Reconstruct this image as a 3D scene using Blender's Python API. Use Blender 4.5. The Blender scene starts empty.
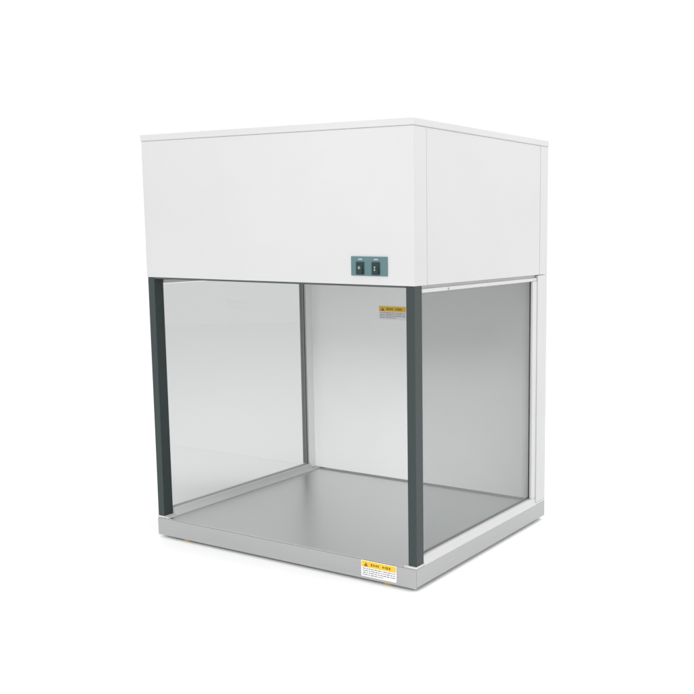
import bpy, bmesh, math, random
from mathutils import Vector

random.seed(4)
S = bpy.context.scene
COL = S.collection

# ------------------------------------------------------------------ dimensions (metres)
W2, D2 = 0.350, 0.2815          # half width, half depth
GZ = -0.0065                    # ground level
ZB = 0.0395                     # top of base body
ZC = 0.0446                     # top of side curbs
ZR = 0.0580                     # top of lower pane rail
Z2 = 0.5828                     # underside of housing panels
Z3 = 0.8733                     # top of housing panels
Z3L = 0.8738                    # underside of lid
Z4 = 0.8871                     # top of lid


# ------------------------------------------------------------------ materials
def mat(name):
    m = bpy.data.materials.new(name)
    m.use_nodes = True
    nt = m.node_tree
    return m, nt, nt.nodes['Principled BSDF']


def mottled(nt, scale, lo, hi, stretch=None, detail=4):
    """grey factor from noise between lo and hi"""
    tc = nt.nodes.new('ShaderNodeTexCoord')
    mp = nt.nodes.new('ShaderNodeMapping')
    if stretch:
        mp.inputs['Scale'].default_value = stretch
    no = nt.nodes.new('ShaderNodeTexNoise')
    no.inputs['Scale'].default_value = scale
    no.inputs['Detail'].default_value = detail
    mr = nt.nodes.new('ShaderNodeMapRange')
    mr.inputs['From Min'].default_value = 0.25
    mr.inputs['From Max'].default_value = 0.75
    mr.inputs['To Min'].default_value = lo
    mr.inputs['To Max'].default_value = hi
    nt.links.new(tc.outputs['Object'], mp.inputs['Vector'])
    nt.links.new(mp.outputs['Vector'], no.inputs['Vector'])
    nt.links.new(no.outputs['Fac'], mr.inputs['Value'])
    return mr.outputs['Result'], no.outputs['Fac']


def paint(name, col, rough=0.45, bump=0.02, var=0.02, spec=0.4, scale=420):
    m, nt, p = mat(name)
    f, raw = mottled(nt, 6, 1 - var, 1 + var)
    mx = nt.nodes.new('ShaderNodeMix')
    mx.data_type = 'RGBA'
    mx.blend_type = 'MULTIPLY'
    mx.inputs[0].default_value = 1.0
    mx.inputs[6].default_value = (*col, 1)
    nt.links.new(f, mx.inputs[7])
    nt.links.new(mx.outputs[2], p.inputs['Base Color'])
    p.inputs['Roughness'].default_value = rough
    p.inputs['Specular IOR Level'].default_value = spec
    if bump:
        f2, raw2 = mottled(nt, scale, 0, 1)
        b = nt.nodes.new('ShaderNodeBump')
        b.inputs['Strength'].default_value = bump
        b.inputs['Distance'].default_value = 0.0006
        nt.links.new(raw2, b.inputs['Height'])
        nt.links.new(b.outputs['Normal'], p.inputs['Normal'])
    return m


def steel(name, col, metal, rough, stretch, bump=0.03, vary=0.05):
    m, nt, p = mat(name)
    f, raw = mottled(nt, 14, rough - vary, rough + vary, stretch, 6)
    nt.links.new(f, p.inputs['Roughness'])
    f2, raw2 = mottled(nt, 14, 1 - vary * 0.6, 1 + vary * 0.6, stretch, 6)
    mx = nt.nodes.new('ShaderNodeMix')
    mx.data_type = 'RGBA'
    mx.blend_type = 'MULTIPLY'
    mx.inputs[0].default_value = 1.0
    mx.inputs[6].default_value = (*col, 1)
    nt.links.new(f2, mx.inputs[7])
    nt.links.new(mx.outputs[2], p.inputs['Base Color'])
    p.inputs['Metallic'].default_value = metal
    b = nt.nodes.new('ShaderNodeBump')
    b.inputs['Strength'].default_value = bump
    b.inputs['Distance'].default_value = 0.0005
    nt.links.new(raw, b.inputs['Height'])
    nt.links.new(b.outputs['Normal'], p.inputs['Normal'])
    return m


def glass(name, tint):
    m = bpy.data.materials.new(name)
    m.use_nodes = True
    nt = m.node_tree
    nt.nodes.clear()
    out = nt.nodes.new('ShaderNodeOutputMaterial')
    tr = nt.nodes.new('ShaderNodeBsdfTransparent')
    tr.inputs['Color'].default_value = (*tint, 1)
    gl = nt.nodes.new('ShaderNodeBsdfGlossy')
    gl.inputs['Roughness'].default_value = 0.02
    lw = nt.nodes.new('ShaderNodeLayerWeight')
    lw.inputs['Blend'].default_value = 0.5
    pw = nt.nodes.new('ShaderNodeMath')
    pw.operation = 'POWER'
    pw.inputs[1].default_value = 5
    mr = nt.nodes.new('ShaderNodeMapRange')
    mr.inputs['To Min'].default_value = 0.04
    mr.inputs['To Max'].default_value = 1.0
    mix = nt.nodes.new('ShaderNodeMixShader')
    nt.links.new(lw.outputs['Facing'], pw.inputs[0])
    nt.links.new(pw.outputs[0], mr.inputs['Value'])
    nt.links.new(mr.outputs['Result'], mix.inputs[0])
    nt.links.new(tr.outputs[0], mix.inputs[1])
    nt.links.new(gl.outputs[0], mix.inputs[2])
    nt.links.new(mix.outputs[0], out.inputs['Surface'])
    return m


M = {
    'white': paint('white_powder_coat', (0.498, 0.503, 0.499), 0.5),
    'wall': paint('white_inner_wall', (0.83, 0.835, 0.835), 0.45),
    'rail': paint('pale_aluminium', (0.50, 0.505, 0.50), 0.4, 0),
    'cavity': paint('pale_grey_casing', (0.52, 0.52, 0.52), 0.6, 0),  # even light grey of the inner casing and rail band
    'post': paint('dark_grey_coat', (0.022, 0.033, 0.033), 0.45, 0.02, 0.05),
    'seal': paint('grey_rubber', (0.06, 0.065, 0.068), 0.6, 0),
    'base': steel('satin_grey_steel', (0.37, 0.375, 0.375), 0.35, 0.42, (0.4, 0.4, 14)),
    'work': steel('brushed_steel', (0.68, 0.69, 0.69), 0.95, 0.33, (0.6, 30, 1), 0.0, 0.007),
    'glass': glass('tinted_glass', (0.795, 0.804, 0.801)),
    'grey': paint('mid_grey_sealant', (0.34, 0.345, 0.35), 0.6, 0),
    'mesh': paint('grey_diffuser', (0.33, 0.33, 0.33), 0.6, 0),
    'edge': paint('glass_edge', (0.10, 0.15, 0.14), 0.2, 0),
    'plate': paint('teal_grey_plate', (0.082, 0.150, 0.164), 0.4, 0.01),
    'rocker': paint('dark_green_rocker', (0.006, 0.024, 0.024), 0.4, 0),
    'bezel': paint('dark_bezel', (0.015, 0.035, 0.036), 0.4, 0),
    'mark': paint('pale_mark', (0.22, 0.32, 0.29), 0.5, 0),
    'print': paint('plate_lettering', (0.42, 0.47, 0.48), 0.5, 0),
    'yellow': paint('yellow_print', (0.72, 0.47, 0.02), 0.45, 0),
    'paper': paint('white_label_film', (0.74, 0.74, 0.76), 0.4, 0),
    'ink': paint('label_ink', (0.12, 0.11, 0.12), 0.5, 0),
    'brown': paint('header_ink', (0.22, 0.12, 0.01), 0.5, 0),
    'brass': paint('brass_foot', (0.50, 0.33, 0.05), 0.4, 0),
    'screw': steel('screw_steel', (0.35, 0.35, 0.35), 0.9, 0.35, (1, 1, 1)),
    'ground': paint('white_sweep', (0.94, 0.94, 0.94), 0.6, 0, 0.005, 0.2),
}


# ------------------------------------------------------------------ mesh helpers
class MB:
    def __init__(self):
        self.bm = bmesh.new()
        self.mats = []

    def idx(self, m):
        if m not in self.mats:
            self.mats.append(m)
        return self.mats.index(m)

    def prism(self, outline, z0, z1, m, bevel=0.0, seg=2, axis='z', skip_bevel=None):
        """extrude a closed 2-D outline; axis z: (x,y) outline, axis y: (x,z) outline"""
        bm = bmesh.new()
        if axis == 'z':
            lo = [bm.verts.new((a, b, z0)) for a, b in outline]
            hi = [bm.verts.new((a, b, z1)) for a, b in outline]
        elif axis == 'y':
            lo = [bm.verts.new((a, z0, b)) for a, b in outline]
            hi = [bm.verts.new((a, z1, b)) for a, b in outline]
        else:
            lo = [bm.verts.new((z0, a, b)) for a, b in outline]
            hi = [bm.verts.new((z1, a, b)) for a, b in outline]
        n = len(outline)
        bm.faces.new(lo)
        bm.faces.new(hi)
        for i in range(n):
            bm.faces.new((lo[i], lo[(i + 1) % n], hi[(i + 1) % n], hi[i]))
        bmesh.ops.recalc_face_normals(bm, faces=bm.faces)
        if bevel:
            bmesh.ops.bevel(bm, geom=list(bm.edges), offset=bevel, segments=seg, profile=0.5,
                            affect='EDGES', clamp_overlap=True)
        i = self.idx(m)
        for f in bm.faces:
            f.material_index = i
            f.smooth = False
        me = bpy.data.meshes.new('tmp')
        bm.to_mesh(me)
        bm.free()
        self.bm.from_mesh(me)
        bpy.data.meshes.remove(me)
        return self

    def box(self, x0, x1, y0, y1, z0, z1, m, bevel=0.0, seg=2):
        return self.prism([(x0, y0), (x1, y0), (x1, y1), (x0, y1)], z0, z1, m, bevel, seg)

    def lathe(self, prof, c, m, axis='z', n=28):
        """profile of (radius, height) about an axis through c"""
        i = self.idx(m)
        rings = []
        for r, h in prof:
            ring = []
            for k in range(n):
                a = 2 * math.pi * k / n
                if axis == 'z':
                    v = (c[0] + r * math.cos(a), c[1] + r * math.sin(a), c[2] + h)
                elif axis == 'x':
                    v = (c[0] + h, c[1] + r * math.cos(a), c[2] + r * math.sin(a))
                else:
                    v = (c[0] + r * math.cos(a), c[1] + h, c[2] + r * math.sin(a))
                ring.append(self.bm.verts.new(v))
            rings.append(ring)
        fs = []
        for a, b in zip(rings, rings[1:]):
            for k in range(n):
                fs.append(self.bm.faces.new((a[k], a[(k + 1) % n], b[(k + 1) % n], b[k])))
        fs.append(self.bm.faces.new(rings[0]))
        fs.append(self.bm.faces.new(rings[-1]))
        for f in fs:
            f.material_index = i
        bmesh.ops.recalc_face_normals(self.bm, faces=fs)
        return self

    def build(self, name, parent=None, **props):
        me = bpy.data.meshes.new(name)
        self.bm.to_mesh(me)
        self.bm.free()
        for m in self.mats:
            me.materials.append(M[m])
        o = bpy.data.objects.new(name, me)
        COL.objects.link(o)
        o.parent = parent
        for k, v in props.items():
            o[k] = v
        return o


# ------------------------------------------------------------------ setting
g = MB()
g.lathe([(5.2, -0.05), (5.2, -0.004), (5.196, 0.0)], (0, 0, GZ), 'ground', 'z', 96)
gr = g.build('ground')
gr['kind'] = 'structure'
gr['label'] = 'plain seamless white surface under the cabinet'

# ------------------------------------------------------------------ the cabinet
cab = bpy.data.objects.new('laminar_flow_cabinet', None)
cab.location = (0, 0, 0)
cab['label'] = 'white benchtop laminar flow cabinet with clear side panes, dark front posts and grey steel base'
cab['category'] = 'laminar flow cabinet'
COL.objects.link(cab)

# base
b = MB()
b.prism([(-W2, ZB), (-W2, 0.004), (-W2 + 0.006, 0.0), (W2 - 0.006, 0.0), (W2, 0.004), (W2, ZB)],
        -D2 + 0.0012, D2, 'base', 0.0012, 2, axis='y')
b.box(-W2 + 0.0004, W2 - 0.0012, -D2, -D2 + 0.0009, 0.0008, ZB - 0.0006, 'base', 0.0003, 1)   # folded front skin
base = b.build('base', cab)
# raised side curbs: rounded rim with a cove down to the tray, low pads under the posts and rear columns
rim = [(0.3497, ZB + 0.0002), (0.3497, 0.0432), (0.3493, 0.0444), (0.3486, 0.0456), (0.3480, 0.0475), (0.3476, 0.0505),
       (0.3473, 0.0545), (0.3468, 0.0566), (0.3458, 0.0577), (0.3446, ZR), (0.3300, ZR), (0.3285, 0.0577), (0.3274, 0.0566),
       (0.3268, 0.0545), (0.3262, 0.0520), (0.3250, 0.0490), (0.3232, 0.0462), (0.3208, 0.0440), (0.3180, 0.0426),
       (0.3150, 0.0420), (0.3150, ZB + 0.0021), (0.3184, ZB + 0.0021), (0.3184, ZB + 0.0002)]
for sx in (-1, 1):
    x0, x1 = sorted((sx * 0.3285, sx * 0.3497))
    x2, x3 = sorted((sx * 0.3187, sx * 0.3497))
    cb = MB()
    cb.prism([(sx * a, z) for a, z in rim], -0.2536, 0.2340, 'rail', 0, axis='y')
    inner = [(0.3282, 0.0441), (0.3240, 0.0438)] + [q for q in rim if q[0] < 0.3200 and q[1] < 0.0430] + [(0.3282, ZB + 0.0002)]
    cb.prism([(sx * a, z) for a, z in inner], -D2 + 0.0022, -0.2537, 'rail', 0, axis='y')
    cb.box(x0, x1, -D2 + 0.0003, -0.2537, ZB + 0.0002, ZC, 'rail', 0.0012, 3)
    cb.box(x2, x3, 0.2341, D2, ZB + 0.0002, ZC, 'rail', 0.0006, 2)
    o = cb.build('side_curb', base)
    for p in o.data.polygons:
        p.use_smooth = abs(p.normal.y) < 0.5 and p.center.y < 0.1 and (p.center.y > -0.2 or abs(p.center.x) < 0.3265)
    o.data.set_sharp_from_angle(angle=math.radians(40))
foot_pts = [(-0.271, -0.262), (0.274, -0.262), (-0.271, 0.245), (0.274, 0.245)]
f0 = None
for x, y in foot_pts:
    if f0 is None:
        f0 = MB().lathe([(0.011, GZ), (0.0125, GZ + 0.001), (0.0125, -0.0012), (0.009, 0.0002)], (0, 0, 0), 'brass').build('foot', base)
        f = f0
    else:
        f = f0.copy()
        COL.objects.link(f)
        f.parent = base
    f.location = (x, y, 0)

MB().box(-0.3175, 0.3175, -D2 + 0.0006, 0.2595, ZB + 0.0003, ZB + 0.0018, 'work', 0.0007, 2).build('work_surface', cab)

# label: film, yellow header, rows of tiny illegible print
def warning_label(x0, z0, w, h, y, parent):
    m = MB()
    m.box(x0, x0 + w, y - 0.0004, y, z0, z0 + h, 'paper', 0)
    lab = m.build('warning_label', parent)
    hd = MB()
    hz = z0 + h * 0.60
    hd.box(x0 + 0.0015, x0 + w - 0.0015, y - 0.0008, y - 0.0004, hz, z0 + h - 0.0012, 'yellow', 0)
    yy0, yy1 = y - 0.0011, y - 0.0008
    # warning triangle outline at the left, then a broken line of print
    tx, tz, ts = x0 + 0.012, hz + 0.0015, 0.0082
    hd.prism([(tx - ts * 0.62, tz), (tx + ts * 0.62, tz), (tx, tz + ts)], yy0, yy1, 'brown', 0, axis='y')
    rnd = random.Random(11)
    x = x0 + 0.024
    while x < x0 + w - 0.008:
        wd = rnd.uniform(0.0022, 0.0048)
        if rnd.random() < 0.85:
            zc = hz + (z0 + h - 0.0012 - hz) * 0.5
            hh = rnd.uniform(0.0018, 0.0028)
            hd.box(x, x + wd, yy0, yy1, zc - hh, zc + hh, 'brown', 0)
        x += wd + rnd.uniform(0.0012, 0.003)
    hd.build('header_band', lab)
    pr = MB()
    for r in range(4):
        zc = hz - 0.0032 - r * 0.0042
        x = x0 + 0.004
        end = x0 + w - (0.004 if r < 3 else 0.03)
        while x < end:
            wd = min(rnd.uniform(0.002, 0.008), end - x + 0.0005)
            pr.box(x, x + wd, y - 0.0007, y - 0.0004, zc - 0.0007, zc + 0.0007, 'ink', 0)
            x += wd + rnd.uniform(0.0012, 0.0025)
    pr.build('small_print', lab)
    return lab

l1 = warning_label(0.2190, 0.0058, 0.0845, 0.0330, -D2 - 0.0002, base)
l1['label'] = 'white label with yellow header on the front of the base'

# front posts
for sx in (-1, 1):
    x0, x1 = sorted((sx * 0.3300, sx * 0.3488))
    MB().box(x0, x1, -0.2802, -0.2540, ZC + 0.0002, Z2 - 0.0002, 'post', 0.0012, 2).build('front_post', cab)

# side panes with rails and seals
for sx in (-1, 1):
    m = MB()
    x0, x1 = sorted((sx * 0.3350, sx * 0.3400))
    m.box(x0, x1, -0.2535, (0.2184 if sx > 0 else 0.2250), ZR + 0.0003, Z2 - 0.0155, 'glass')
    pane = m.build('side_pane', cab)
    r0, r1 = sorted((sx * 0.3270, sx * 0.3465))
    rt = MB()
    rt.box(r0 + 0.001, r1 - 0.0045 if sx > 0 else r1 - 0.001, -0.2537, 0.2338, Z2 - 0.0062, Z2 - 0.0003, 'cavity', 0)
    rt.box(r0, r1, -0.2537, 0.2338, Z2 - 0.0138, Z2 - 0.0064, 'rail', 0.0008, 2)
    rt.lathe([(0.0024, 0.0), (0.0024, 0.0010), (0.0016, 0.0014)], (0.3462, -0.155, Z2 - 0.0101), 'screw', 'x') if sx > 0 else None
    rt.build('pane_rail', pane, label='upper rail above the pane')
    o0, o1 = sorted((sx * (0.3428 if sx > 0 else 0.3456), sx * 0.3478))
    MB().box(o0, o1, 0.2130 if sx > 0 else 0.2254, 0.2338, ZR + 0.0003, Z2 - 0.0141, 'rail', 0.0008, 2).build('rear_channel', pane)
    s = MB()
    s0, s1 = sorted((sx * 0.3322, sx * 0.3349))
    s.box(s0, s1, 0.2254, 0.2282, ZR + 0.0003, Z2 - 0.0141, 'seal', 0.0008, 1)
    q0, q1 = sorted((sx * 0.3322, sx * 0.3348))
    s.box(q0, q1, -0.2535, 0.2250, ZR + 0.0002, ZR + 0.0015, 'grey', 0)
    s.build('seal', pane)

# rear panel below the housing: inner wall with folded side columns
yw, yc = 0.2620, 0.2345
ci = 0.3345
MB().prism([(-W2, yc), (-ci, yc), (-ci, yw), (ci, yw), (ci, yc), (W2, yc), (W2, D2), (-W2, D2)],
           ZC + 0.0004, Z2 - 0.0012, 'white', 0.0010, 2).build('back_panel', cab)
bp = [o for o in cab.children if o.name.startswith('back_panel')][0]
k0, k1 = ci - 0.0003, ci - 0.0016
MB().prism([(-k0, yc + 0.0005), (-k1, yc + 0.0005), (-k1, yw - 0.0016), (k1, yw - 0.0016), (k1, yc + 0.0005), (k0, yc + 0.0005), (k0, yw - 0.0002), (-k0, yw - 0.0002)], ZC + 0.0006, Z2 + 0.0025, 'wall', 0.0003, 1).build('inner_wall', bp)
l2 = warning_label(-0.1150, 0.4580, 0.0840, 0.0345, yw - 0.0018, bp)
l2['label'] = 'white label with yellow header high on the inner wall'
MB().box(-0.318, 0.318, yw - 0.0024, yw - 0.0004, ZB + 0.0003, ZB + 0.0030, 'grey', 0).build('seam_shade_strip', bp)  # grey joint line between inner wall and work surface

# housing
h = MB()
h.box(-W2 + 0.0033, W2 - 0.0033, -D2 + 0.0033, D2 - 0.0033, Z2 + 0.012, Z3 - 0.0002, 'cavity')
h.box(-W2 + 0.0012, W2 - 0.0012, -D2 + 0.0012, D2 - 0.0012, Z3 + 0.00004, Z3L - 0.00004, 'white')
casing = h.build('inner_casing', cab)
t = 0.003
fw = -0.2375
MB().prism([(-W2, fw), (-W2, -D2), (W2, -D2), (W2, fw), (W2 - t, fw), (W2 - t, -D2 + t), (-W2 + t, -D2 + t), (-W2 + t, fw)],
           Z2, Z3, 'white', 0.0012, 3).build('front_panel', cab)
rw = 0.2430
MB().prism([(W2, rw), (W2, D2), (-W2, D2), (-W2, rw), (-W2 + t, rw), (-W2 + t, D2 - t), (W2 - t, D2 - t), (W2 - t, rw)],
           Z2, Z3, 'white', 0.0012, 3).build('rear_cover', cab)
for sx in (-1, 1):
    x0, x1 = sorted((sx * (W2 - 0.0005), sx * (W2 - 0.0031)))
    MB().box(x0, x1, fw + 0.0009, rw - 0.0009, Z2 + 0.0002, Z3, 'white', 0.0010, 3).build('side_panel', cab)
MB().box(-W2 - 0.0012, W2 + 0.0012, -D2 - 0.0012, D2 + 0.0012, Z3L, Z4, 'white', 0.0016, 3).build('top_lid', cab)
# diffuser ceiling under the housing, perforated
d = MB()
d.box(-0.3465, 0.3465, -D2 + 0.0042, 0.2330, Z2 + 0.003, Z2 + 0.0115, 'mesh', 0.0008, 1)
d.build('diffuser', cab)
MB().box(-0.3297, 0.3297, -D2 + 0.0012, -D2 + 0.012, Z2 - 0.0034, Z2 - 0.0002, 'seal', 0.0006, 1).build('seam_shade_strip', cab)  # dark strip standing in for the shadow line under the front panel edge

# switch plate
fp = -D2
p = MB()
p.box(0.2073, 0.2912, fp - 0.0022, fp - 0.0001, 0.6000, 0.6362, 'plate', 0.0007, 2)
plate = p.build('switch_plate', cab)
for k, x in enumerate((0.2292, 0.2655)):
    m = MB()
    y = fp - 0.0022
    w, zz0, zz1 = 0.0094, 0.6022, 0.6262
    m.box(x - w, x + w, y - 0.0016, y - 0.0001, zz0, zz1, 'bezel', 0.0006, 2)
    zm = (zz0 + zz1) / 2
    rk = [(y - 0.0016, zz0 + 0.002), (y - 0.0052, zz0 + 0.002), (y - 0.0030, zm), (y - 0.0022, zz1 - 0.002), (y - 0.0016, zz1 - 0.002)]
    m.prism(rk, x - w + 0.0022, x + w - 0.0022, 'rocker', 0.0004, 1, axis='x')
    # pale symbol on the rocker
    if k == 0:
        for a in range(8):
            an = a * math.pi / 4
            cx, cz = x + 0.0022 * math.cos(an), zm + 0.0008 + 0.0022 * math.sin(an)
            m.box(cx - 0.0007, cx + 0.0007, y - 0.0044, y - 0.0024, cz - 0.0007, cz + 0.0007, 'mark')
        m.box(x - 0.0008, x + 0.0008, y - 0.0044, y - 0.0024, zm, zm + 0.0016, 'mark')
    else:
        for dz in (-0.0036, 0.0030):
            m.box(x - 0.0018, x + 0.0018, y - 0.0052, y - 0.0024, zm + dz - 0.0007, zm + dz + 0.0007, 'mark')
        m.box(x - 0.0007, x + 0.0007, y - 0.0052, y - 0.0024, zm - 0.0029, zm + 0.0023, 'mark')
    m.build('rocker_switch', plate)
for x in (0.2292, 0.2655):
    pm = MB()
    xx = x - 0.0042
    for wd in (0.0022, 0.0030, 0.0018):
        pm.box(xx, xx + wd, fp - 0.0025, fp - 0.0022, 0.6298, 0.6322, 'print')
        xx += wd + 0.0009
    pm.build('plate_print', plate)

# ------------------------------------------------------------------ world and lamp
w = bpy.data.worlds.new('World')
S.world = w
w.use_nodes = True
bg = w.node_tree.nodes['Background']
bg.inputs['Color'].default_value = (1.0, 1.0, 1.0, 1)
bg.inputs['Strength'].default_value = 1.03

lk = bpy.data.lights.new('added_front_light', 'AREA')  # unseen area lamp added to brighten the interior and its back wall
lk.shape = 'RECTANGLE'
lk.size, lk.size_y = 1.8, 1.4
lk.energy = 50
ko = bpy.data.objects.new('added_front_light', lk)
ko.location = (0.75, -2.9, 2.1)
ko.rotation_euler = (Vector((0, 0.1, 0.25)) - Vector(ko.location)).to_track_quat('-Z', 'Y').to_euler()
COL.objects.link(ko)

ls = bpy.data.lights.new('added_side_light', 'AREA')  # unseen area lamp added to lift side panels and ground mirrored in right pane
ls.shape = 'RECTANGLE'
ls.size, ls.size_y = 1.3, 1.3
ls.energy = 26
so = bpy.data.objects.new('added_side_light', ls)
so.location = (2.3, 1.7, 1.75)
so.rotation_euler = (Vector((0.45, 0.35, 0.25)) - Vector(so.location)).to_track_quat('-Z', 'Y').to_euler()
COL.objects.link(so)

la = bpy.data.lights.new('added_top_light', 'AREA')  # unseen overhead lamp added to push the ground to white
la.shape = 'RECTANGLE'
la.size, la.size_y = 3.0, 3.0
la.energy = 24
lo = bpy.data.objects.new('added_top_light', la)
lo.location = (1.1, 0.1, 3.3)
lo.rotation_euler = (0, math.radians(12), 0)
COL.objects.link(lo)

# ------------------------------------------------------------------ camera
cam = bpy.data.cameras.new('camera')
co = bpy.data.objects.new('camera', cam)
COL.objects.link(co)
co.location = (1.34519, -1.79657, 0.68962)
co.rotation_euler = (1.432765, -0.000459, 0.5210046)
cam.sensor_width = 36
cam.lens = 981.7576 / 694 * 36
cam.shift_x = -126.723 / 694
cam.shift_y = 17.358 / 694
cam.clip_start = 0.05
cam.clip_end = 500
S.camera = co

S.render.engine = 'CYCLES'
S.cycles.max_bounces = 16
S.cycles.transparent_max_bounces = 24
S.view_settings.view_transform = 'Standard'
S.view_settings.look = 'None'
S.view_settings.exposure = 0
S.view_settings.gamma = 1
